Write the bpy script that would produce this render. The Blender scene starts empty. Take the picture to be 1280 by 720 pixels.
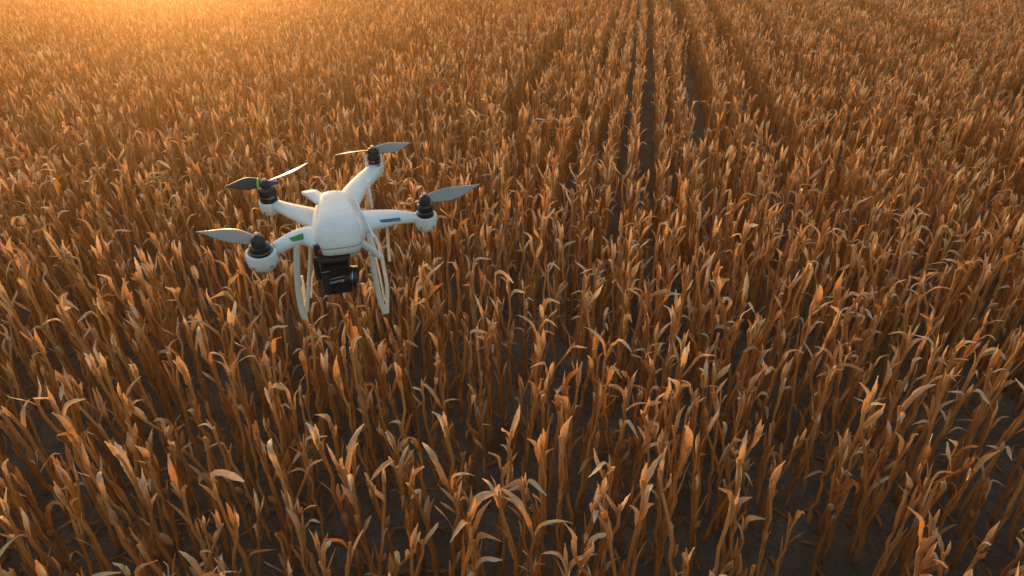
import bpy, bmesh, math, random
import numpy as np
from mathutils import Vector, Matrix, Euler, noise
R = math.radians
sc = bpy.context.scene
C = sc.collection

# ------------------------------------------------------------------ camera
F_PX, PITCH, YAW = 810.0, R(30.7), R(10.4)        # focal length in pixels of a 1280 wide picture
CAM_Z = 6.45
cam_d = bpy.data.cameras.new('camera')
cam = bpy.data.objects.new('camera', cam_d)
C.objects.link(cam)
sc.camera = cam
cam.location = (0, 0, CAM_Z)
cam.rotation_euler = (math.pi / 2 - PITCH, 0, YAW)
cam_d.sensor_width = 36
cam_d.lens = F_PX / 1280 * 36
cam_d.clip_start, cam_d.clip_end = 0.05, 2000
cam_d.dof.use_dof = True
cam_d.dof.focus_distance = 3.4
cam_d.dof.aperture_fstop = 8.0
CAM_M = Matrix.Translation(cam.location) @ cam.rotation_euler.to_matrix().to_4x4()
CAM_I = CAM_M.inverted()


def ray(px, py):
    """direction of a pixel of the 1280x720 photograph"""
    return (CAM_M.to_3x3() @ Vector(((px - 640) / F_PX, -(py - 360) / F_PX, -1))).normalized()


def project(p):
    q = CAM_I @ Vector(p)
    if q.z > -0.1:
        return None
    return 640 + F_PX * q.x / -q.z, 360 - F_PX * q.y / -q.z


# ------------------------------------------------------------------ sky and sun
SUN_EL, SUN_AZ = R(3.0), R(-35.7)                  # azimuth from +Y towards +X
world = bpy.data.worlds.new('World')
sc.world = world
world.use_nodes = True
wn, wl = world.node_tree.nodes, world.node_tree.links
sky = wn.new('ShaderNodeTexSky')
sky.sky_type = 'NISHITA'
sky.sun_disc = False
sky.sun_elevation = SUN_EL
sky.sun_rotation = SUN_AZ % (2 * math.pi)
sky.air_density, sky.dust_density, sky.ozone_density = 1.0, 6.0, 0.6
bg = wn['Background']
bg.inputs['Strength'].default_value = 0.15
wl.new(sky.outputs[0], bg.inputs[0])
sun_d = bpy.data.lights.new('sun', 'SUN')
sun_d.energy = 0.6
sun_d.angle = R(0.5)
sun_d.color = (1.0, 0.58, 0.25)
sun = bpy.data.objects.new('sun', sun_d)
C.objects.link(sun)
sdir = Vector((math.sin(SUN_AZ) * math.cos(SUN_EL), math.cos(SUN_AZ) * math.cos(SUN_EL), math.sin(SUN_EL)))
sun.rotation_euler = (-sdir).to_track_quat('-Z', 'Y').to_euler()
sun.location = sdir * 60

vs = sc.view_settings
sc.display_settings.display_device = 'sRGB'
vs.view_transform, vs.look, vs.gamma, vs.use_curve_mapping = 'Standard', 'None', 1, False
vs.exposure = 2.68
sc.render.engine = 'CYCLES'
cy = sc.cycles
cy.use_denoising = True
cy.max_bounces, cy.diffuse_bounces, cy.glossy_bounces, cy.transmission_bounces = 6, 3, 2, 4
cy.volume_bounces = 1
cy.transparent_max_bounces = 6
cy.use_adaptive_sampling = False


# ------------------------------------------------------------------ helpers
def tag(o, label=None, cat=None, group=None, kind=None):
    if label: o['label'] = label
    if cat: o['category'] = cat
    if group: o['group'] = group
    if kind: o['kind'] = kind
    return o


def link(name, me, parent=None, loc=None):
    o = bpy.data.objects.new(name, me)
    C.objects.link(o)
    if parent: o.parent = parent
    if loc is not None: o.location = loc
    return o


def mat(name):
    m = bpy.data.materials.new(name)
    m.use_nodes = True
    nt = m.node_tree
    return m, nt, nt.nodes['Principled BSDF'], nt.nodes['Material Output']


def ramp(nt, stops, mode='LINEAR'):
    n = nt.nodes.new('ShaderNodeValToRGB')
    n.color_ramp.interpolation = mode
    e = n.color_ramp.elements
    while len(e) < len(stops): e.new(0.5)
    for k, (p, c) in enumerate(stops):
        e[k].position = p
        e[k].color = (*c, 1)
    return n


def mth(nt, op, a, b=None, clamp=False):
    n = nt.nodes.new('ShaderNodeMath')
    n.operation, n.use_clamp = op, clamp
    for k, v in enumerate((a, b)):
        if v is None: continue
        if isinstance(v, (int, float)): n.inputs[k].default_value = v
        else: nt.links.new(v, n.inputs[k])
    return n.outputs[0]


def mixc(nt, f, a, b, mode='MIX'):
    n = nt.nodes.new('ShaderNodeMix')
    n.data_type, n.blend_type = 'RGBA', mode
    for s, v in ((n.inputs[0], f), (n.inputs[6], a), (n.inputs[7], b)):
        if isinstance(v, (int, float)): s.default_value = v
        elif isinstance(v, tuple): s.default_value = (*v, 1)
        else: nt.links.new(v, s)
    return n.outputs[2]


def attr(nt, name):
    n = nt.nodes.new('ShaderNodeAttribute')
    n.attribute_name = name
    return n.outputs['Fac']


def tex_noise(nt, vec, scale, detail=3, rough=0.6):
    n = nt.nodes.new('ShaderNodeTexNoise')
    n.inputs['Scale'].default_value = scale
    n.inputs['Detail'].default_value = detail
    n.inputs['Roughness'].default_value = rough
    if vec is not None: nt.links.new(vec, n.inputs['Vector'])
    return n.outputs['Fac']


def vmul(nt, vec, s):
    n = nt.nodes.new('ShaderNodeVectorMath')
    n.operation = 'MULTIPLY'
    nt.links.new(vec, n.inputs[0])
    n.inputs[1].default_value = s
    return n.outputs[0]


def coords(nt, which):
    return nt.nodes.new('ShaderNodeTexCoord').outputs[which]


def bump(nt, h, dist, strength, bsdf):
    b = nt.nodes.new('ShaderNodeBump')
    b.inputs['Distance'].default_value = dist
    b.inputs['Strength'].default_value = strength
    nt.links.new(h, b.inputs['Height'])
    nt.links.new(b.outputs[0], bsdf.inputs['Normal'])
    return b


# ------------------------------------------------------------------ materials of the field
def make_leaf_mat():
    m, nt, p, out = mat('dry_leaf')
    L = nt.links
    uv = coords(nt, 'UV')
    obi = nt.nodes.new('ShaderNodeObjectInfo')
    rnd, tip = attr(nt, 'rnd'), attr(nt, 'tip')
    r2 = mth(nt, 'ADD', mth(nt, 'MULTIPLY', rnd, 0.72), mth(nt, 'MULTIPLY', obi.outputs['Random'], 0.28))
    base = ramp(nt, [(0.0, (0.23, 0.085, 0.020)), (0.35, (0.40, 0.166, 0.042)), (0.62, (0.52, 0.245, 0.070)),
                     (0.85, (0.60, 0.37, 0.155)), (1.0, (0.56, 0.43, 0.28))])
    L.new(r2, base.inputs[0])
    patch = tex_noise(nt, vmul(nt, uv, (1.0, 7.0, 1.0)), 1.6, 3)
    tipf = mth(nt, 'MULTIPLY', mth(nt, 'ADD', tip, mth(nt, 'MULTIPLY', mth(nt, 'SUBTRACT', patch, 0.5), 0.9)), 1.0, True)
    pale = mixc(nt, rnd, (0.64, 0.42, 0.19), (0.84, 0.74, 0.58))
    bleach = ramp(nt, [(0.38, (0.22,) * 3), (0.74, (1.0,) * 3)])
    L.new(rnd, bleach.inputs[0])
    col = mixc(nt, mth(nt, 'MULTIPLY', mth(nt, 'POWER', tipf, 1.2), bleach.outputs[0]), base.outputs[0], pale)
    straw = mth(nt, 'MULTIPLY', mth(nt, 'GREATER_THAN', obi.outputs['Random'], 0.82), 0.45)
    col = mixc(nt, straw, col, (0.52, 0.40, 0.25))
    vein = tex_noise(nt, vmul(nt, uv, (26.0, 1.2, 1.0)), 1.0, 2)
    vr = ramp(nt, [(0.3, (0.62, 0.56, 0.5)), (0.62, (1.08, 1.06, 1.04))])
    L.new(vein, vr.inputs[0])
    col = mixc(nt, 0.8, col, vr.outputs[0], 'MULTIPLY')
    blot = ramp(nt, [(0.30, (0.45, 0.36, 0.28)), (0.44, (1, 1, 1))])
    L.new(tex_noise(nt, vmul(nt, uv, (3.0, 14.0, 1.0)), 1.3, 4), blot.inputs[0])
    col = mixc(nt, 0.6, col, blot.outputs[0], 'MULTIPLY')
    L.new(col, p.inputs['Base Color'])
    p.inputs['Roughness'].default_value = 0.62
    p.inputs['Specular IOR Level'].default_value = 0.25
    bump(nt, vein, 0.004, 0.6, p)
    tr = nt.nodes.new('ShaderNodeBsdfTranslucent')
    L.new(mixc(nt, 1.0, col, (1.0, 0.80, 0.55), 'MULTIPLY'), tr.inputs[0])
    mx = nt.nodes.new('ShaderNodeMixShader')
    mx.inputs[0].default_value = 0.38
    L.new(p.outputs[0], mx.inputs[1]); L.new(tr.outputs[0], mx.inputs[2])
    L.new(mx.outputs[0], out.inputs[0])
    return m


def make_stalk_mat():
    m, nt, p, out = mat('dry_stalk')
    L = nt.links
    uv = coords(nt, 'UV')
    obi = nt.nodes.new('ShaderNodeObjectInfo')
    f = mth(nt, 'ADD', mth(nt, 'MULTIPLY', attr(nt, 'rnd'), 0.6), mth(nt, 'MULTIPLY', obi.outputs['Random'], 0.4))
    base = ramp(nt, [(0.0, (0.31, 0.112, 0.026)), (0.5, (0.46, 0.192, 0.048)), (1.0, (0.58, 0.285, 0.09))])
    L.new(f, base.inputs[0])
    st = tex_noise(nt, vmul(nt, uv, (14.0, 3.0, 1.0)), 1.0, 4)
    r = ramp(nt, [(0.3, (0.5, 0.42, 0.36)), (0.65, (1.15, 1.1, 1.05))])
    L.new(st, r.inputs[0])
    L.new(mixc(nt, 0.85, base.outputs[0], r.outputs[0], 'MULTIPLY'), p.inputs['Base Color'])
    p.inputs['Roughness'].default_value = 0.6
    p.inputs['Specular IOR Level'].default_value = 0.25
    bump(nt, st, 0.004, 0.7, p)
    return m


def make_soil_mat():
    m, nt, p, out = mat('soil')
    L = nt.links
    oc = coords(nt, 'Object')
    n1 = tex_noise(nt, oc, 1.1, 5)
    n2 = tex_noise(nt, oc, 14, 6, 0.7)
    c = ramp(nt, [(0.30, (0.060, 0.045, 0.034)), (0.50, (0.125, 0.092, 0.068)), (0.68, (0.215, 0.166, 0.126))])
    L.new(mth(nt, 'ADD', mth(nt, 'MULTIPLY', n1, 0.5), mth(nt, 'MULTIPLY', n2, 0.5)), c.inputs[0])
    L.new(c.outputs[0], p.inputs['Base Color'])
    p.inputs['Roughness'].default_value = 0.95
    p.inputs['Specular IOR Level'].default_value = 0.1
    bump(nt, n2, 0.10, 1.0, p)
    return m


LEAF, STALK, SOIL = make_leaf_mat(), make_stalk_mat(), make_soil_mat()

# ------------------------------------------------------------------ rows of the field
rng = random.Random(11)
ROW = 0.52
row_x = []
rr = random.Random(5)
for sgn, lim in ((1, 110), (-1, 130)):
    x, k = 0.49 + sgn * 0.34, rr.choice((2, 3))
    while abs(x) < lim:
        row_x.append((x, rr.random()))
        k -= 1
        step = ROW * rr.uniform(0.96, 1.04)
        if k == 0:
            step, k = ROW * rr.uniform(1.15, 1.28), rr.choice((3, 4, 5))
        x += sgn * step
row_x.append((0.49, -1.0))                     # volunteers that close the track near by
row_list = sorted(v for v, _ in row_x)
row_np = np.array(row_list)


# ------------------------------------------------------------------ ground
def axis(lo, hi, step, far, grow=1.18):
    a = list(np.arange(lo, hi, step))
    s, v = step, a[-1]
    while v < far:
        s *= grow; v += s; a.append(v)
    s, v = step, a[0]
    pre = []
    while v > -far:
        s *= grow; v -= s; pre.append(v)
    return pre[::-1] + a


def ground_z(x, y):
    d = float(np.min(np.abs(row_np - x)))
    z = 0.05 * math.exp(-(d / 0.16) ** 2)
    z += 0.07 * noise.noise(Vector((x * 0.9, y * 0.9, 0))) + 0.05 * noise.noise(Vector((x * 4.1, y * 4.1, 3)))
    z += 0.035 * noise.noise(Vector((x * 11, y * 11, 7)))
    return z


def build_ground():
    xs, ys = axis(-9, 9, 0.09, 300), axis(0.5, 13, 0.09, 300)
    v = [(x, y, ground_z(x, y) if (-14 < x < 14 and -4 < y < 22) else 0.0) for y in ys for x in xs]
    n = len(xs)
    f = [(j * n + i, j * n + i + 1, (j + 1) * n + i + 1, (j + 1) * n + i) for j in range(len(ys) - 1) for i in range(n - 1)]
    me = bpy.data.meshes.new('ground')
    me.from_pydata(v, [], f)
    me.materials.append(SOIL)
    for p in me.polygons: p.use_smooth = True
    return tag(link('ground', me), kind='structure')


build_ground()


# ------------------------------------------------------------------ corn plant geometry
class Geo:
    """vertices and faces of one piece, with tip / rnd values and uv per vertex"""
    def __init__(s):
        s.v, s.f, s.tip, s.rnd, s.uv = [], [], [], [], []

    def add(s, o, off=(0, 0, 0)):
        k = len(s.v)
        s.v += [(a[0] + off[0], a[1] + off[1], a[2] + off[2]) for a in o.v]
        s.f += [tuple(i + k for i in f) for f in o.f]
        s.tip += o.tip; s.rnd += o.rnd; s.uv += o.uv

    def mesh(s, name, mats, midx=None):
        me = bpy.data.meshes.new(name)
        me.from_pydata(s.v, [], s.f)
        for m in mats: me.materials.append(m)
        for nm, d in (('tip', s.tip), ('rnd', s.rnd)):
            a = me.attributes.new(nm, 'FLOAT', 'POINT')
            a.data.foreach_set('value', d)
        lay = me.uv_layers.new(name='UVMap')
        li = np.zeros(len(me.loops), dtype=np.int32)
        me.loops.foreach_get('vertex_index', li)
        lay.data.foreach_set('uv', np.array(s.uv, dtype=np.float32)[li].ravel())
        me.polygons.foreach_set('use_smooth', [True] * len(me.polygons))
        if midx: me.polygons.foreach_set('material_index', midx)
        me.update()
        return me


def leaf_geo(g, az, theta0, length, width, kinks, rnd, blunt=0.3, curl=0.0, twist=0.0, tip_pale=1.0, n=10):
    """a folded strip that leaves the stalk at azimuth az, theta0 from the vertical; kinks = [(t, angle)] bends it over"""
    G = Geo()
    kinks = [(tk + q * 1.001 / n, ang * wq) for tk, ang in kinks for q, wq in ((0, .45), (1, .35), (2, .2))]
    out = Vector((math.cos(az), math.sin(az), 0))
    side = Vector((-math.sin(az), math.cos(az), 0))
    p = Vector((0, 0, 0))
    th, drift = theta0, g.uniform(-0.25, 0.25)
    seg = length / n
    fold = g.uniform(0.15, 0.9) * g.choice((-1, 1))
    length *= 1.2
    width *= 1.0
    tc = g.uniform(0.5, 0.85)
    for i in range(n + 1):
        t = i / n
        w = width * (0.62 + 0.30 * math.sin(math.pi * min(1, t * 0.9 + 0.05))) * 0.5
        if t > tc:
            w *= max(blunt * 0.6, 1 - ((t - tc) / (1 - tc)) ** 1.5)
        w *= g.uniform(0.78, 1.14)
        d = out * math.sin(th) + Vector((0, 0, math.cos(th)))
        nrm = side.cross(d).normalized()
        tw = twist * t
        s2 = side * math.cos(tw) + nrm * math.sin(tw)
        n2 = nrm * math.cos(tw) - side * math.sin(tw)
        dip = n2 * w * fold
        G.v += [tuple(p - s2 * w), tuple(p + dip), tuple(p + s2 * w)]
        tv = tip_pale * t
        G.tip += [tv] * 3
        G.rnd += [rnd] * 3
        o = rnd * 37.0
        G.uv += [(o, t * length * 3), (o + 0.5, t * length * 3), (o + 1, t * length * 3)]
        if i < n:
            k = i * 3
            G.f += [(k, k + 1, k + 4, k + 3), (k + 1, k + 2, k + 5, k + 4)]
        for tk, ang in kinks:
            if i / n < tk <= (i + 1) / n: th += ang
        th += curl / n + g.uniform(-0.13, 0.13)
        a2 = drift / n + g.uniform(-0.09, 0.09)
        side = (side * math.cos(a2) + d * math.sin(a2)).normalized()
        p = p + d * seg
    return G


def tube_geo(path, radii, sides, rnd, vscale=3.0, jit=0.0, g=None):
    G = Geo()
    for i, (p, r) in enumerate(zip(path, radii)):
        d = (path[min(i + 1, len(path) - 1)] - path[max(i - 1, 0)]).normalized()
        a = d.cross(Vector((0.3, 1, 0.1))).normalized()
        b = d.cross(a)
        for k in range(sides):
            q = 2 * math.pi * k / sides
            rk = r * (1 + (g.uniform(-jit, jit) if g else 0))
            G.v.append(tuple(p + a * math.cos(q) * rk + b * math.sin(q) * rk))
            G.tip.append(0.0); G.rnd.append(rnd)
            G.uv.append((k / sides * 2 + rnd * 31, p.z * vscale))
        if i:
            o = (i - 1) * sides
            for k in range(sides):
                k2 = (k + 1) % sides
                G.f.append((o + k, o + k2, o + sides + k2, o + sides + k))
    last = (len(path) - 1) * sides
    G.f.append(tuple(range(sides))[::-1])
    G.f.append(tuple(last + k for k in range(sides)))
    return G


KINDS = {
    'fork': ('two pale upright leaves forking at its top', 'corn plants forked at the top'),
    'fold': ('one broad top leaf folded sharply over', 'corn plants with a folded top leaf'),
    'arch': ('long leaves arching out and hanging down', 'corn plants with arching leaves'),
    'snap': ('its top snapped off to a bare stub', 'corn plants with a snapped top'),
    'ear': ('a husk covered ear hanging below its leaves', 'corn plants with a hanging ear'),
    'lean': ('a crooked leaning stalk and ragged leaf ends', 'corn plants with a crooked stalk'),
    'wrap': ('rust brown leaves wrapped tight around the stalk', 'corn plants wrapped in rusty leaves'),
    'grey': ('bleached grey leaf ends drooping from its top', 'corn plants with bleached grey ends'),
}
PI = math.pi


def make_variant(kind, seed):
    """returns height, list of (name, Geo, location, material index)"""
    g = random.Random(seed)
    u = g.uniform
    H = u(1.65, 2.1) * (u(0.66, 0.9) if kind == 'snap' else 1)
    nseg = 9
    lean = u(0.02, 0.10) if kind != 'lean' else u(0.22, 0.36)
    la = u(0, 2 * PI)
    wob = [Vector((u(-1, 1), u(-1, 1), 0)) * 0.026 for _ in range(nseg + 1)]
    path = []
    for i in range(nseg + 1):
        t = i / nseg
        path.append(Vector((math.cos(la), math.sin(la), 0)) * (lean * H * t ** 1.6) + Vector((0, 0, H * t)) + wob[i] * min(1, t * 3))
    path[0] = Vector((0, 0, -0.06))
    radii = [0.021 * (1.05 - 0.40 * i / nseg) * u(0.9, 1.25) for i in range(nseg + 1)]
    pieces = [('stalk', tube_geo(path, radii, 6, u(0, 1), 3.0, 0.15, g), (0, 0, 0), 1)]

    def at(t):
        q = t * nseg
        i = min(int(q), nseg - 1)
        return path[i].lerp(path[i + 1], q - i)

    rust = {'wrap': -0.18, 'grey': 0.22, 'fork': 0.12}.get(kind, 0)

    def leaf(t, az, th, ln, wd, kinks, **k):
        r = min(1, max(0, g.gauss(0.50, 0.20) + rust + k.pop('dr', 0.10)))
        pieces.append(('leaf', leaf_geo(g, az, th, ln, wd, kinks, r, **k), tuple(at(t)), 0))

    az = u(0, 2 * PI)
    # narrow leaves that clasp the stalk and stand almost upright
    for j in range(5 if kind == 'wrap' else 3):
        t = 0.10 + (0.15 if kind == 'wrap' else 0.22) * j + u(-0.06, 0.06)
        az += PI + u(-0.7, 0.7)
        leaf(t, az, u(0.02, 0.12), u(0.34, 0.56), u(0.032, 0.050), [(u(.6, .8), u(-.5, .9))] if g.random() < .4 else [], curl=u(-0.1, 0.2), twist=u(-1.8, 1.8),
             tip_pale=0.55, dr=-0.12, blunt=u(0.3, 0.7), n=7)
    # mid leaves: out, then bent over and hanging
    for j in range({'arch': 3, 'wrap': 1, 'snap': 2}.get(kind, g.choice((1, 2)))):
        t = u(0.42, 0.84)
        az += PI * u(0.6, 1.2)
        leaf(t, az, u(0.10, 0.40), u(0.26, 0.44), u(0.036, 0.058), [(u(0.3, 0.6), u(1.0, 2.6) if g.random() < .4 else u(-.3, .5))], curl=u(-0.2, 0.4), twist=u(-2.0, 2.0), blunt=u(0.2, 0.6))
    # top leaves
    W = lambda: u(.050, .074)
    if kind == 'fork':
        for q in (0, 1):
            leaf(0.95, az + PI * q + u(-.3, .3), u(0.16, 0.42), u(0.24, 0.38), W(), [(u(.5, .7), u(-.5, .5))], curl=u(-0.4, 0.4), twist=u(-1, 1), blunt=u(.35, .7), dr=.14)
    elif kind == 'fold':
        leaf(0.97, az, u(0.05, 0.25), u(0.38, 0.54), u(.055, .075), [(u(0.35, 0.5), u(1.4, 2.4))], twist=u(-.8, .8), blunt=.6, dr=.12)
        leaf(0.92, az + PI + u(-.5, .5), u(0.10, 0.35), u(0.20, 0.34), W(), [], twist=u(-1, 1), curl=u(-.5, .5), blunt=.5)
    elif kind == 'arch':
        for q in range(2):
            leaf(0.90 + .06 * q, az + 2.6 * q, u(0.15, 0.45), u(0.34, 0.52), W(), [(u(.3, .45), u(.6, 1.2))], curl=u(.4, 1.2), twist=u(-.8, .8), blunt=.3)
    elif kind == 'snap':
        leaf(0.88, az, u(0.08, 0.3), u(0.14, 0.24), W(), [], blunt=.8, twist=u(-.6, .6))
    elif kind == 'lean':
        for q in range(2):
            leaf(0.88 + .08 * q, az + 2.4 * q, u(0.08, 0.5), u(0.22, 0.40), W(), [(u(.4, .7), u(-.9, 1.6))], twist=u(-2, 2), blunt=.6)
    elif kind == 'grey':
        for q in range(2):
            leaf(0.90 + .06 * q, az + 2.6 * q, u(0.10, 0.40), u(0.28, 0.44), u(.052, .072), [(u(.3, .5), u(1.0, 2.3))], twist=u(-1.2, 1.2), blunt=.5, dr=.16)
    else:
        for q in range(2):
            leaf(0.89 + .06 * q, az + 2.4 * q, u(0.04, 0.26), u(0.22, 0.38), W(), [(u(.4, .7), u(-.4, 1.2))], curl=u(-.3, .4), twist=u(-1.6, 1.6), blunt=.55)
    if kind != 'snap' and g.random() < .6:
        leaf(0.97, az + u(1.2, 2.0), u(0.02, 0.2), u(0.14, 0.28), u(.036, .05), [], curl=u(-.5, .5), twist=u(-1.5, 1.5), blunt=.5)
    if kind == 'ear' or g.random() < 0.3:
        t = u(0.48, 0.66)
        a = u(0, 2 * PI)
        o = Vector((math.cos(a), math.sin(a), 0))
        down = u(0.4, 1.0) if kind != 'ear' else -u(0.5, 1.0)
        pts = [o * (0.02 + 0.06 * q) + Vector((0, 0, down * 0.22 * q)) for q in (0, .15, .4, .7, .92, 1.08)]
        pieces.append(('ear', tube_geo(pts, [.012, .026, .032, .027, .014, .005], 7, u(.4, .9), 3.0, .1, g), tuple(at(t)), 0))
    return H, pieces


SRC = bpy.data.collections.new('corn_sources')      # meshes only used by the far mass of the field
variants = []
for ki, kind in enumerate(KINDS):
    for j in range(5):
        H, pieces = make_variant(kind, 100 * ki + j + 7)
        parts, whole, mi = [], Geo(), []
        for nm, G, loc, m in pieces:
            parts.append((nm, G.mesh(nm, [LEAF if m == 0 else STALK]), loc))
            whole.add(G, loc)
            mi += [m] * len(G.f)
        o = bpy.data.objects.new('corn_source_%02d' % len(variants), whole.mesh('corn_plant', [LEAF, STALK], mi))
        SRC.objects.link(o)
        variants.append((kind, H, parts))

# ------------------------------------------------------------------ where the plants stand
WEIGHT = {'fork': 1.5, 'fold': .8, 'arch': .5, 'snap': .9, 'ear': 1.3, 'lean': 1.0, 'wrap': 1.6, 'grey': .7}
cum = np.cumsum([WEIGHT[v[0]] for v in variants]).tolist()


def pick():
    return rng.choices(range(len(variants)), cum_weights=cum)[0]


# wider lanes between planter passes, open from the middle distance on: position and width
LANES = [(1.9, .18), (3.45, .50), (5.6, .6), (8.0, .9), (11.6, 1.0), (-1.75, .20), (-3.3, .30), (-5.6, .45), (-8.4, .6)]
plants = []        # x, y, variant, yaw, tilt x, tilt y, scale
for rx, rv in row_x:
    y = -2.5 + rng.random() * 0.2
    while y < 125:
        y += (0.165 if y < 9 else 0.145) * rng.uniform(0.55, 1.5)
        # widened view cone of the camera, in camera heading coordinates
        fx = rx * math.cos(YAW) + y * math.sin(YAW)
        fy = -rx * math.sin(YAW) + y * math.cos(YAW)
        if fy < -0.5 or abs(fx) > fy * 0.93 + 5.0: continue
        if rv < 0 and (y > 13 or rng.random() < 0.30 + 0.04 * y): continue
        if y > 70 and rng.random() < 0.35: continue
        if rng.random() < (0.22 if y < 5.5 else 0.06): continue
        jit = rng.gauss(0, 0.14 if y < 8 else 0.14 - 0.105 * min(1, (y - 8) / 9))
        beside = rv >= 0 and abs(rx - 0.49) < 0.6 and y > 8
        if beside: jit *= 0.5                                          # the track stays open
        xx = rx + jit
        if y > 13 and any(abs(xx - gx - 0.06 * math.sin(y * 0.21 + gx)) < gw * 0.5 * min(1, (y - 11) / 7) for gx, gw in LANES): continue
        pz = noise.noise(Vector((xx * 0.35, y * 0.35, 9)))
        if y < 9 and pz < -0.22 and rng.random() < 0.55: continue      # thin patches show the soil
        s = rng.uniform(0.80, 1.12) * (1 + 0.08 * pz)
        vi = pick()
        while (beside or (y > 12 and rng.random() < 0.85)) and variants[vi][0] in ('lean', 'arch', 'fold', 'grey'): vi = pick()
        tl = 0.025 if beside else 0.055 if y < 12 else 0.025
        plants.append((xx, y, vi, rng.uniform(0, 2 * PI), rng.gauss(0, tl), rng.gauss(0, tl), s))


def in_view(p):
    x, y, vi, yaw, tx, ty, s = p
    n = 0
    for z in (0.3, 0.8, 1.3, 1.75):
        q = project((x, y, z * s))
        if q and -10 < q[0] < 1290 and -10 < q[1] < 730: n += 1
    return n


order = sorted(range(len(plants)), key=lambda i: plants[i][0] ** 2 + plants[i][1] ** 2 + (CAM_Z - 1.4) ** 2)
near = [i for i in order if in_view(plants[i]) >= 2][:300]
near_set = set(near)
near_xy = [(plants[i][0], plants[i][1], i) for i in order[:700]]
for i in near:
    x, y, vi, yaw, tx, ty, s = plants[i]
    kind, H, parts = variants[vi]
    root = bpy.data.objects.new('corn_plant', None)
    root.empty_display_size = 0.1
    C.objects.link(root)
    root.location = (x, y, 0.02)
    root.rotation_euler = (tx, ty, yaw)
    root.scale = (s, s, s)
    feat, grp = KINDS[kind]
    size = 'short ' if s < 0.90 else 'tall ' if s > 1.02 else ''
    has_ear = kind != 'ear' and any(q[0] == 'ear' for q in parts)
    nl = sum(q[0] == 'leaf' for q in parts)
    lab = size + 'corn plant with ' + feat + (', bearing an ear' if has_ear else '')
    tilt = math.hypot(tx, ty)
    if tilt > 0.085 and kind != 'lean': lab += ', tilted'
    nb = min(math.hypot(x - q[0], y - q[1]) for q in near_xy if q[2] != i)
    pre = 'lone ' if nb > 0.24 else 'crowded ' if nb < 0.09 else ''
    if len(lab.split()) < 16: lab = pre + lab
    tag(root, lab, 'corn plant', grp)
    for nm, me, loc in parts:
        link(nm, me, root, loc)

far = [p for i, p in enumerate(plants) if i not in near_set]


def build_mass():
    me = bpy.data.meshes.new('corn_field')
    me.from_pydata([(p[0], p[1], 0.0) for p in far], [], [])
    a = me.attributes.new('variant', 'INT', 'POINT'); a.data.foreach_set('value', [p[2] for p in far])
    a = me.attributes.new('turn', 'FLOAT_VECTOR', 'POINT'); a.data.foreach_set('vector', np.array([(p[4], p[5], p[3]) for p in far], dtype=np.float32).ravel())
    a = me.attributes.new('size', 'FLOAT', 'POINT'); a.data.foreach_set('value', [p[6] for p in far])
    o = link('corn_field', me)
    tag(o, 'mass of dry brown corn plants in rows stretching away beyond the near rows', 'corn field', kind='stuff')
    ng = bpy.data.node_groups.new('plant_corn', 'GeometryNodeTree')
    ng.interface.new_socket('Geometry', in_out='INPUT', socket_type='NodeSocketGeometry')
    ng.interface.new_socket('Geometry', in_out='OUTPUT', socket_type='NodeSocketGeometry')
    N, L = ng.nodes, ng.links
    gi, go = N.new('NodeGroupInput'), N.new('NodeGroupOutput')
    iop = N.new('GeometryNodeInstanceOnPoints')
    ci = N.new('GeometryNodeCollectionInfo')
    ci.inputs['Collection'].default_value = SRC
    ci.inputs['Separate Children'].default_value = True
    ci.inputs['Reset Children'].default_value = True

    def na(name, t):
        n = N.new('GeometryNodeInputNamedAttribute')
        n.data_type = t
        n.inputs['Name'].default_value = name
        return n.outputs['Attribute']
    L.new(gi.outputs[0], iop.inputs['Points'])
    L.new(ci.outputs[0], iop.inputs['Instance'])
    iop.inputs['Pick Instance'].default_value = True
    L.new(na('variant', 'INT'), iop.inputs['Instance Index'])
    L.new(na('turn', 'FLOAT_VECTOR'), iop.inputs['Rotation'])
    L.new(na('size', 'FLOAT'), iop.inputs['Scale'])
    L.new(iop.outputs[0], go.inputs[0])
    md = o.modifiers.new('plants', 'NODES')
    md.node_group = ng


build_mass()
print('plants', len(plants), 'far', len(far), 'tris per plant', sum(len(v[2]) for v in variants))


def build_litter():
    g = random.Random(3)
    G = Geo()
    for _ in range(1700):
        y = g.uniform(1.5, 13)
        x = g.uniform(-10, 10)
        L_ = leaf_geo(g, g.uniform(0, 6.28), PI / 2 + g.uniform(-0.12, 0.05), g.uniform(.1, .34), g.uniform(.03, .06),
                      [(0.5, g.uniform(-.4, .5))], g.uniform(0, .3), twist=g.uniform(-1, 1), tip_pale=.3, n=4)
        G.add(L_, (x, y, ground_z(x, y) + 0.03))
    o = link('leaf_litter', G.mesh('leaf_litter', [LEAF]))
    tag(o, 'fallen dry corn leaves scattered over the dark soil', 'leaf litter', kind='stuff')


build_litter()


# ------------------------------------------------------------------ drone
def plastic(name, col, rough=0.35, spec=0.5, metal=0.0, dirt=0.0):
    m, nt, p, out = mat(name)
    if dirt:
        oc = coords(nt, 'Object')
        n = tex_noise(nt, oc, 30, 5, 0.7)
        r = ramp(nt, [(0.35, tuple(c * (1 - dirt) for c in col)), (0.62, col)])
        nt.links.new(n, r.inputs[0])
        nt.links.new(r.outputs[0], p.inputs['Base Color'])
        rr_ = ramp(nt, [(0.3, (rough + .15,) * 3), (0.7, (rough,) * 3)])
        nt.links.new(tex_noise(nt, oc, 55, 3), rr_.inputs[0])
        nt.links.new(rr_.outputs[0], p.inputs['Roughness'])
    else:
        p.inputs['Base Color'].default_value = (*col, 1)
        p.inputs['Roughness'].default_value = rough
    p.inputs['Specular IOR Level'].default_value = spec
    p.inputs['Metallic'].default_value = metal
    return m


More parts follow.
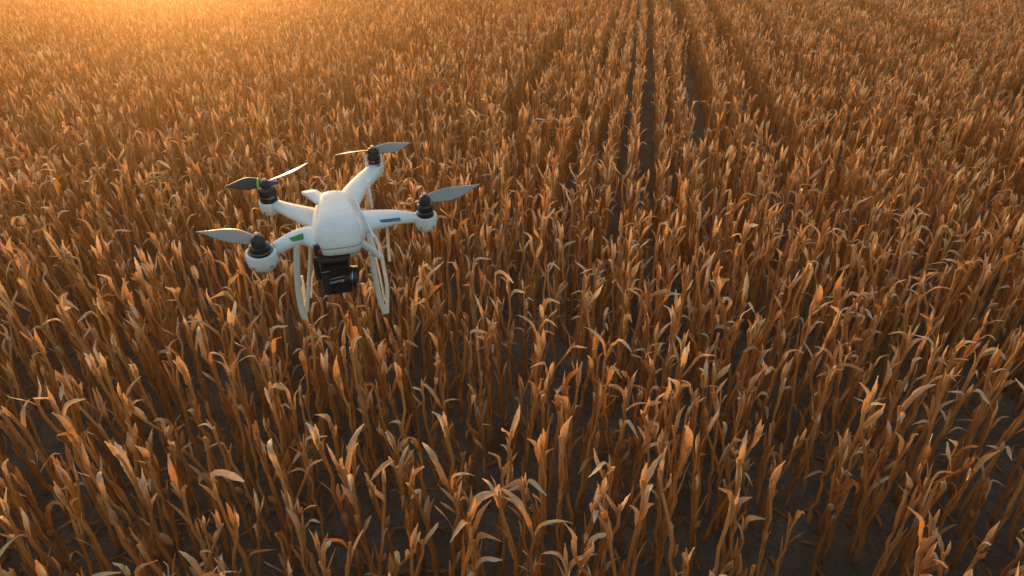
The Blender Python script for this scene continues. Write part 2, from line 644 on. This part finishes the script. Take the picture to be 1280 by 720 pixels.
WHITE = plastic('white_plastic', (0.66, 0.685, 0.72), 0.5, 0.4, dirt=0.10)
CREAM = plastic('leg_plastic', (0.66, 0.63, 0.58), 0.45, 0.5, dirt=0.12)
BLACK = plastic('black_plastic', (0.012, 0.012, 0.013), 0.38, 0.5)
RUBBER = plastic('matt_black', (0.02, 0.02, 0.022), 0.6, 0.4)
STEEL = plastic('steel', (0.42, 0.41, 0.40), 0.32, 0.5, 1.0)
PROP = plastic('propeller_grey', (0.25, 0.24, 0.225), 0.38, 0.5, dirt=0.15)
PROP_D = plastic('propeller_dark', (0.018, 0.024, 0.020), 0.45, 0.5)
PROP_L = plastic('propeller_pale', (0.45, 0.44, 0.42), 0.4, 0.5)
GREEN = plastic('green_sticker', (0.02, 0.20, 0.035), 0.45)
LIME = plastic('lime_stripe', (0.16, 0.42, 0.02), 0.45)
BLUE = plastic('blue_sticker', (0.04, 0.11, 0.20), 0.4)
NAVY = plastic('navy_tape', (0.012, 0.020, 0.20), 0.35)
RED = plastic('red_lamp_cover', (0.28, 0.03, 0.02), 0.3)
BELLY_BOUNCE = plastic('belly_bounce_tint', (0.42, 0.36, 0.30), 0.5, dirt=0.15)  # orange light bounced off the field is put into this base colour
GREYINK = plastic('grey_print', (0.14, 0.15, 0.17), 0.5)
LETTER = plastic('white_print', (0.55, 0.55, 0.55), 0.5)
LENS = plastic('lens_glass', (0.01, 0.013, 0.03), 0.05, 0.8)

D_CENTRE = (422, 283)
D_DIST = 2.0
d_loc = Vector(cam.location) + ray(*D_CENTRE) * D_DIST
hd = ray(*D_CENTRE)
d_yaw = math.atan2(-hd.x, hd.y)
drone = bpy.data.objects.new('drone', None)
drone.empty_display_size = 0.1
C.objects.link(drone)
drone.location = d_loc
drone.rotation_mode = 'XYZ'
drone.rotation_euler = (R(8), 0, d_yaw)          # leans its nose down towards the lens
tag(drone, 'white four rotor drone carrying a black camera, hovering above the corn', 'drone')
D_M = Matrix.Translation(d_loc) @ drone.rotation_euler.to_matrix().to_4x4()
D_I = D_M.inverted()
O_L = D_I @ Vector(cam.location)


def dz(px, py, z):
    """drone-local point on the level z seen at a pixel"""
    d = D_I.to_3x3() @ ray(px, py)
    return O_L + d * ((z - O_L.z) / d.z)


def dy(px, py, y):
    """drone-local point in the upright plane y seen at a pixel"""
    d = D_I.to_3x3() @ ray(px, py)
    return O_L + d * ((y - O_L.y) / d.y)


def rings(name, rs, m, parent, cap=True, sub=1, closed=True):
    """loft through rings of points"""
    v = [tuple(p) for r in rs for p in r]
    n = len(rs[0])
    f = []
    for j in range(len(rs) - 1):
        for k in range(n if closed else n - 1):
            k2 = (k + 1) % n
            f.append((j * n + k, j * n + k2, (j + 1) * n + k2, (j + 1) * n + k))
    if cap:
        f.append(tuple(range(n))[::-1])
        f.append(tuple((len(rs) - 1) * n + k for k in range(n)))
    me = bpy.data.meshes.new(name)
    me.from_pydata(v, [], f)
    bm = bmesh.new(); bm.from_mesh(me)
    bmesh.ops.recalc_face_normals(bm, faces=bm.faces)
    bm.to_mesh(me); bm.free()
    for p in me.polygons: p.use_smooth = True
    me.materials.append(m)
    o = link(name, me, parent)
    if sub:
        s = o.modifiers.new('smooth', 'SUBSURF'); s.levels = s.render_levels = sub
    return o


def circ(c, ax, r, n=20, squash=1.0, ref=None):
    ax = Vector(ax).normalized()
    a = ax.cross(Vector(ref or (0.1, 1, 0.2))).normalized()
    b = ax.cross(a)
    c = Vector(c)
    return [c + a * math.cos(2 * PI * k / n) * r + b * math.sin(2 * PI * k / n) * r * squash for k in range(n)]


def lathe(name, base, ax, prof, m, parent, n=24):
    """prof = [(height along ax, radius)], sharp rings"""
    ax = Vector(ax).normalized()
    o = rings(name, [circ(Vector(base) + ax * h, ax, r, n) for h, r in prof], m, parent, sub=0)
    smooth_by_angle(o.data, 35)
    return o


def smooth_by_angle(me, deg):
    bm = bmesh.new(); bm.from_mesh(me)
    for e in bm.edges:
        if len(e.link_faces) == 2 and e.calc_face_angle(0) > R(deg): e.smooth = False
    bm.to_mesh(me); bm.free()


def bar(name, pts, w, h, m, parent, up=(0, -1, 0)):
    """flat bevelled strap through points; w may be a list"""
    rs = []
    for i, p in enumerate(pts):
        d = (pts[min(i + 1, len(pts) - 1)] - pts[max(i - 1, 0)]).normalized()
        s = d.cross(Vector(up)).normalized()
        n = s.cross(d).normalized()
        ww = (w[i] if isinstance(w, list) else w) / 2
        hh = h / 2
        c = min(ww, hh) * 0.35
        rs.append([p + s * a + n * b for a, b in ((-ww + c, -hh), (ww - c, -hh), (ww, -hh + c), (ww, hh - c), (ww - c, hh), (-ww + c, hh), (-ww, hh - c), (-ww, -hh + c))])
    o = rings(name, rs, m, parent, sub=0)
    smooth_by_angle(o.data, 50)
    return o


def spline(pts, n):
    """Catmull-Rom through points"""
    P = [pts[0] * 2 - pts[1]] + list(pts) + [pts[-1] * 2 - pts[-2]]
    out = []
    for i in range(1, len(P) - 2):
        for k in range(n):
            t = k / n
            a, b, c, d = P[i - 1], P[i], P[i + 1], P[i + 2]
            out.append(0.5 * ((2 * b) + (c - a) * t + (2 * a - 5 * b + 4 * c - d) * t * t + (3 * b - a - 3 * c + d) * t ** 3))
    out.append(P[-2])
    return out


UP = Vector((0, 0, 1))


def outline(yf, yb, wf, wb, p, z, n=32, xo=0.0):
    """rounded trapezoid: front edge yf (towards the lens) width wf, back edge yb width wb"""
    pts = []
    for k in range(n):
        a = 2 * PI * k / n
        cx = math.copysign(abs(math.cos(a)) ** (2 / p), math.cos(a))
        cyy = math.copysign(abs(math.sin(a)) ** (2 / p), math.sin(a))
        t = (cyy + 1) / 2
        w = wf + (wb - wf) * t
        pts.append(Vector((xo + cx * w / 2, yf + (yb - yf) * t, z)))
    return pts


# --- body: lower hull, raised cover, belly
hull = rings('hull', [outline(-.085, .125, .12, .10, 3, -.034), outline(-.095, .135, .165, .13, 3, -.026), outline(-.100, .140, .184, .13, 3.0, -.006),
                      outline(-.098, .138, .176, .12, 3, .016), outline(-.09, .13, .15, .11, 3, .030), outline(-.08, .12, .11, .08, 3, .036)], WHITE, drone)
cover = rings('cover', [outline(-.112, .112, .128, .082, 4.5, -.030), outline(-.120, .116, .136, .086, 4.5, -.022), outline(-.123, .120, .142, .090, 4.8, .006), outline(-.116, .120, .138, .088, 4.6, .034),
                        outline(-.098, .114, .124, .080, 4.2, .056), outline(-.072, .100, .106, .072, 3.6, .066), outline(-.042, .07, .066, .048, 3, .0695),
                        outline(-.012, .03, .02, .016, 2.4, .0705)], WHITE, drone)
belly = rings('belly', [outline(-.085, .08, .10, .09, 3.5, -.060), outline(-.098, .10, .125, .11, 3.5, -.054), outline(-.104, .11, .135, .12, 3.5, -.030)], BELLY_BOUNCE, drone)
bar('seam', [Vector(q) for q in [(.052, .115, .040), (.068, .04, .036), (.086, -.05, .026), (.096, -.10, .010)]], .006, .006, WHITE, hull, up=(0, 0, 1))


def text_mesh(name, s, size, m, parent, loc, rot):
    cu = bpy.data.curves.new(name, 'FONT')
    cu.body, cu.size, cu.align_x, cu.align_y, cu.extrude = s, size, 'CENTER', 'CENTER', 0.0004
    tmp = bpy.data.objects.new('tmp_text', cu)
    me = bpy.data.meshes.new_from_object(tmp)
    bpy.data.objects.remove(tmp); bpy.data.curves.remove(cu)
    me.materials.clear(); me.materials.append(m)
    me.name = name
    o = link(name, me, parent, loc)
    o.rotation_euler = rot
    return o


text_mesh('lettering', 'FTS', 0.017, GREYINK, cover, (0.002, 0.090, 0.0690), (R(-14), 0, 0)).scale = (1.35, 1.0, 1)

# curled fin behind the cover
fin_pts = spline([dz(408, 252, .045), dz(398, 247, .05), dz(390, 242, .055), dz(384, 240, .05)], 4)
bar('fin', fin_pts, [.075, .072, .068, .064, .060, .056, .053, .050, .048, .046, .044, .042, .040], .010, WHITE, drone, up=(0, .35, 1))


def arm(pts, w, h, name='arm'):
    rs = []
    for i, p in enumerate(pts):
        d = (pts[min(i + 1, len(pts) - 1)] - pts[max(i - 1, 0)]).normalized()
        s = d.cross(UP).normalized()
        n = s.cross(d).normalized()
        t = i / (len(pts) - 1)
        ww, hh = w(t) / 2, h(t) / 2
        ring = []
        for k in range(14):
            a = 2 * PI * k / 14
            ca, sa = math.cos(a), math.sin(a)
            ring.append(p + s * math.copysign(abs(ca) ** .8, ca) * ww + n * math.copysign(abs(sa) ** .8, sa) * hh)
        rs.append(ring)
    return rings(name, rs, WHITE, drone)


def taper(a, b, k=2.0):
    return lambda t: b + (a - b) * (1 - t) ** k


# pods: pixel of the motor seat and its level on the drone
FL, BL, BR, FR = dz(327, 319, -.012), dz(337, 254, -.004), dz(468, 206, .012), dz(532, 272, .0)

armFL = arm(spline([Vector((-.045, -.055, .004)), dz(375, 296, .004), FL.lerp(dz(375, 296, .0), .30)], 5), taper(.115, .040, 1.8), taper(.05, .036, 1.5))
armFR = arm(spline([Vector((.045, .0, .004)), dz(490, 272, .002), FR.lerp(dz(490, 272, .0), .25)], 5), taper(.12, .036, 1.4), taper(.05, .028, 1.2))
armBL = arm(spline([Vector((-.035, .03, .004)), dz(372, 266, .002), BL.lerp(dz(372, 264, .0), .2)], 5), taper(.10, .036, 1.2), taper(.045, .032, 1.2))
armBR = arm(spline([Vector((.025, .085, .006)), dz(446, 236, .006), dz(464, 217, .0), dz(468, 213, -.006)], 4), taper(.085, .045, 1.2), taper(.045, .045, 1))


def top_of(o, px, py):
    """where the ray of a pixel meets an object of the drone (drone-local)"""
    dg = bpy.context.evaluated_depsgraph_get()
    ev = o.evaluated_get(dg)
    d = D_I.to_3x3() @ ray(px, py)
    hit, p, n, _ = ev.ray_cast(O_L, d)
    return p + n * .0012 if hit else None


def sticker(name, corners, m, obj, nu=5, nv=3):
    """sticker that follows the skin of its arm: a small grid between four corner pixels"""
    G = []
    a, b, c, d = [Vector(q) for q in corners]
    for j in range(nv + 1):
        for i in range(nu + 1):
            s, t = i / nu, j / nv
            q = a.lerp(b, s).lerp(d.lerp(c, s), t)
            p = top_of(obj, q.x, q.y)
            G.append(p)
    if any(p is None for p in G):
        print('sticker missed', name, sum(p is None for p in G))
        return
    f = [(j * (nu + 1) + i, j * (nu + 1) + i + 1, (j + 1) * (nu + 1) + i + 1, (j + 1) * (nu + 1) + i) for j in range(nv) for i in range(nu)]
    me = bpy.data.meshes.new(name)
    me.from_pydata([tuple(p) for p in G], [], f)
    for p in me.polygons: p.use_smooth = True
    me.materials.append(m)
    return link(name, me, obj)


bpy.context.view_layer.update()
sticker('green_sticker', [(361, 298), (379, 291.5), (380, 299), (366, 302)], GREEN, armFL)
sticker('blue_sticker', [(474, 275), (500, 272), (501, 276), (477, 278.5)], BLUE, armFR)


def pod(c, r, ht, ax=UP, name='motor_pod'):
    return lathe(name, c, ax, [(-ht, r * .30), (-ht * .97, r * .55), (-ht * .85, r * .80), (-ht * .6, r * .95), (-ht * .25, r * 1.0), (ht * .18, r * 1.0),
                               (ht * .30, r * .97), (ht * .33, r * .90), (ht * .30, r * .80), (0, r * .78)], WHITE, drone, 28)


def motor(c, r, ht, ax=UP, ring=STEEL):
    m = lathe('motor', c, ax, [(-.012, r * .8), (.006, r * .85), (.008, r), (ht * .45, r), (ht * .47, r * .93), (ht * .53, r * .93), (ht * .55, r), (ht * .90, r * .98),
                               (ht, r * .80)], BLACK, drone, 24)
    lathe('motor_ring', Vector(c), ax, [(-.004, r * 1.02), (-.003, r * 1.07), (.009, r * 1.07), (.010, r * 1.02)], ring, m, 24)
    lathe('motor_ring', Vector(c), ax, [(ht * .46, r * .95), (ht * .47, r * .985), (ht * .53, r * .985), (ht * .54, r * .95)], ring, m, 24)
    return m


def blade(parent, hub, tip, chord, pitch, m, thick=.0035, root=.012, name='blade', t0=0.0, t1=1.0, N=12, grow=1.0):
    """propeller blade from the hub to the tip: scimitar outline, pitched about its length"""
    d = (tip - hub)
    L_ = d.length
    d.normalize()
    s = d.cross(UP).normalized()
    n = s.cross(d).normalized()
    rs = []
    for i in range(N + 1):
        t = t0 + (t1 - t0) * i / N
        cc = chord * (0.62 + .40 * math.sin(PI * min(1, t * 1.1)))
        if t > .38: cc *= max(.08, 1 - .90 * ((t - .38) / .62) ** 1.5)
        an = pitch * (1.15 - .65 * t)
        a = s * math.cos(an) + n * math.sin(an)
        b = n * math.cos(an) - s * math.sin(an)
        c = hub + d * (root + (L_ - root) * t) + s * (.12 * chord * math.sin(PI * t))
        th = thick * (1 - .6 * t) * grow ** 4
        cc *= grow
        rs.append([c + a * cc * .5, c + a * cc * .2 + b * th, c - a * cc * .2 + b * th * .8, c - a * cc * .5, c - a * cc * .2 - b * th * .3, c + a * cc * .2 - b * th * .3])
    return rings(name, rs, m, parent, sub=1)


def propeller(c, tips, chord, m_list, pitches, hub_r=.015, hub_h=.02):
    h = lathe('propeller', c, UP, [(-.004, hub_r), (hub_h * .5, hub_r), (hub_h * .75, hub_r * .8), (hub_h, hub_r * .35)], RUBBER, drone, 18)
    lathe('nut', c, UP, [(hub_h * .8, hub_r * .4), (hub_h * 1.25, hub_r * .4), (hub_h * 1.4, hub_r * .2)], STEEL, h, 6)
    for t, m, p, ch in zip(tips, m_list, pitches, chord):
        b = blade(h, c + UP * .008, t, ch, p, m)
    return h


# front left rotor
pod(FL, .043, .042)
motor(FL, .029, .036)
cFL = FL + UP * .040
hFL = propeller(cFL, [dz(244, 290, cFL.z + .004), cFL + Vector((.026, -.014, .006))], [.060, .03], [PROP, RUBBER], [R(24), R(20)], .020, .026)
# front right rotor
pod(FR, .034, .040)
motor(FR, .024, .050)
cFR = FR + UP * .056
propeller(cFR, [dz(600, 230, cFR.z + .012), cFR + Vector((-.034, -.008, .0))], [.060, .03], [PROP, RUBBER], [R(-30), R(-15)], .017, .022)
# back left rotor
pod(BL, .032, .036)
motor(BL, .026, .058)
cBL = BL + UP * .064
hBL = propeller(cBL, [dz(279, 234, cBL.z), dz(386, 203, cBL.z + .004)], [.060, .050], [PROP_D, PROP_L], [R(26), R(26)], .016, .016)
# back right rotor on its fork
fork = lathe('motor_pod', BR, UP, [(-.045, .016), (-.040, .024), (-.02, .028), (-.004, .029), (0, .026)], WHITE, drone, 24)
for s in (-1, 1):
    bar('fork_prong', [BR + Vector((s * .027, 0, -.025)), BR + Vector((s * .027, 0, .004)), BR + Vector((s * .025, 0, .036))], [.016, .014, .008], .006, WHITE, fork, up=(1, 0, 0))
motor(BR, .020, .040)
cBR = BR + UP * .046
propeller(cBR, [dz(514, 178, cBR.z + .004), dz(419, 194, cBR.z)], [.058, .052], [PROP, PROP_L], [R(-26), R(-26)], .019, .018)

# tape bands on the dark rotor
bl_blade = [o for o in hBL.children if o.name.startswith('blade')]
hub_bl = cBL + UP * .008
blade(bl_blade[0], hub_bl, dz(279, 234, cBL.z), .060, R(26), NAVY, name='tape_band', t0=-.50, t1=.02, N=5, grow=1.06)
blade(bl_blade[0], hub_bl, dz(279, 234, cBL.z), .060, R(26), LIME, name='tape_stripe', t0=.04, t1=.12, N=2, grow=1.08)

# --- landing gear
lg = [dy(371, 303, -.06), dy(371, 330, -.06), dy(373, 362, -.055), dy(377, 386, -.05), dy(381, 397, -.045)]
leg = bar('landing_leg', spline(lg, 5), .018, .012, CREAM, drone)
bar('leg_strut', spline([dy(389, 303, -.03), dy(388, 325, -.032), dy(386, 355, -.04), dy(384, 380, -.045), dy(381, 396, -.045)], 5), .011, .009, CREAM, leg)
bar('leg_strut', spline([dy(397, 311, .0), dy(395, 332, .0), dy(391, 345, -.005), dy(389, 372, -.02)], 4), .006, .006, CREAM, leg)
bar('leg_strut', spline([dy(377, 345, -.02), dy(380, 362, -.03), dy(381, 390, -.04)], 4), .007, .006, CREAM, leg)
rl = [dy(464, 316, -.06), dy(469, 345, -.058), dy(475, 374, -.052), dy(481, 391, -.045)]
leg2 = bar('landing_leg', spline(rl, 5), .017, .012, CREAM, drone)
bar('leg_strut', spline([dy(467, 292, -.01), dy(474, 308, -.012), dy(480, 335, -.02), dy(484, 360, -.032), dy(484, 391, -.045)], 5), .011, .009, CREAM, leg2)
bar('leg_strut', spline([dy(470, 322, -.03), dy(476, 350, -.035), dy(481, 376, -.042)], 4), .006, .006, CREAM, leg2)
bar('leg_bracket', [dy(446, 301, -.085), dy(462, 310, -.075), dy(477, 322, -.060)], [.020, .018, .014], .014, WHITE, leg2)
bar('leg_plate', [dy(460, 291, -.04), dy(464, 304, -.042), dy(470, 318, -.045)], [.012, .022, .010], .005, WHITE, leg2)
# rear legs hang from the back arms
leg3 = bar('landing_leg', spline([dy(461, 226, .16), dy(462, 240, .155), dy(465, 259, .15)], 4), .010, .008, CREAM, drone)
leg4 = bar('landing_leg', spline([dy(484, 280, .03), dy(485, 300, .03), dy(487, 326, .03)], 4), .009, .008, CREAM, drone)
bar('battery_latch', [dy(396, 306, -.10), dy(398, 318, -.10)], .020, .02, RUBBER, drone)
lathe('red_lamp', dy(400, 314, -.108), (0, -1, 0), [(-.01, .007), (.002, .007), (.004, .004)], RED, drone, 16)

# --- camera under the nose
cb = dy(422, 342, -.085)
camb = rings('camera', [outline(cb.y - .030, cb.y + .032, w_, w_, 9, cb.z + dzz, xo=cb.x - .004) for dzz, w_ in ((-.052, .080), (-.049, .084), (.030, .084), (.044, .084), (.048, .080))], BLACK, drone, sub=0)
smooth_by_angle(camb.data, 40)
ax_l = Vector((.97, -.22, -.05)).normalized()
lb = Vector((cb.x + .033, cb.y - .006, cb.z - .010))
lathe('lens', lb, ax_l, [(-.01, .030), (.002, .030), (.003, .032), (.009, .032), (.010, .030), (.015, .030), (.016, .032), (.024, .032), (.025, .028), (.020, .025)], BLACK, camb, 32)
lathe('lens_ring', lb, ax_l, [(.0105, .0305), (.0110, .0315), (.0135, .0315), (.0140, .0305)], STEEL, camb, 32)
lathe('lens_glass', lb, ax_l, [(.018, .026), (.020, .024), (.022, .013), (.0225, .004)], LENS, camb, 24)
rings('grip', [outline(cb.y - .035, cb.y - .029, w_, w_, 6, cb.z + dzz, xo=cb.x - .034) for dzz, w_ in ((-.046, .016), (-.043, .020), (.020, .020), (.023, .016))], RUBBER, camb, sub=0)
bar('trim_line', [Vector((cb.x - .022, cb.y - .0312, cb.z + .005)), Vector((cb.x + .020, cb.y - .0312, cb.z + .011))], .0035, .002, STEEL, camb)
bar('trim_line', [Vector((cb.x - .044, cb.y - .0312, cb.z + .033)), Vector((cb.x - .020, cb.y - .0312, cb.z + .035))], .003, .002, STEEL, camb)
text_mesh('lettering', 'DARTOS', .0105, LETTER, camb, (cb.x - .004, cb.y - .0312, cb.z - .006), (R(90), R(-4), 0))
for s in (-1, 1):
    lathe('camera_mount', (cb.x - .004 + s * .026, cb.y, cb.z + .046), UP, [(0, .010), (.006, .013), (.016, .013), (.022, .010)], RUBBER, drone, 16)


bar('gimbal_arm', spline([Vector((cb.x - .054, cb.y + .01, cb.z + .060)), Vector((cb.x - .056, cb.y + .005, cb.z + .02)), Vector((cb.x - .054, cb.y, cb.z - .012))], 4), .016, .010, RUBBER, drone)
rings('gimbal_plate', [outline(cb.y - .030, cb.y + .05, .098, .09, 4, cb.z + q, xo=cb.x - .004) for q in (.062, .064, .069, .071)], RUBBER, drone, sub=0)
# panel joints and screws of the shell
ring_c = outline(-.1238, .1206, .1434, .0912, 4.8, .006, 48)
rings('panel_joint', [[q + Vector((0, 0, h_)) for q in ring_c] for h_ in (-.0010, .0010)], GREYINK, cover, cap=False, sub=0)
for c_, r_ in ((FL, .043), (FR, .034), (BL, .032)):
    for a_ in (-.6, .6):
        q = c_ + Vector((math.sin(a_) * r_ * .96, -math.cos(a_) * r_ * .96, -.018))
        lathe('screw', q, (math.sin(a_), -math.cos(a_), 0), [(-.002, .0034), (.0018, .0034), (.0022, .002)], STEEL, drone, 10)


# ------------------------------------------------------------------ haze
def build_haze():
    m = bpy.data.materials.new('haze_air')
    m.use_nodes = True
    nt = m.node_tree
    nt.nodes.clear()
    out = nt.nodes.new('ShaderNodeOutputMaterial')
    v = nt.nodes.new('ShaderNodeVolumePrincipled')
    v.inputs['Color'].default_value = (0.97, 0.67, 0.36, 1)
    v.inputs['Density'].default_value = 0.0024
    v.inputs['Anisotropy'].default_value = 0.88
    nt.links.new(v.outputs[0], out.inputs['Volume'])
    S = 420
    me = bpy.data.meshes.new('haze')
    z0, z1 = -1.3, 7.5
    vv = [(-S, -S, z0), (S, -S, z0), (S, S, z0), (-S, S, z0), (-S, -S, z1), (S, -S, z1), (S, S, z1), (-S, S, z1)]
    me.from_pydata(vv, [], [(3, 2, 1, 0), (4, 5, 6, 7), (0, 1, 5, 4), (1, 2, 6, 5), (2, 3, 7, 6), (3, 0, 4, 7)])
    me.materials.append(m)
    o = link('haze', me)
    tag(o, 'warm dusty evening haze lying over the whole corn field', 'haze', kind='stuff')


build_haze()
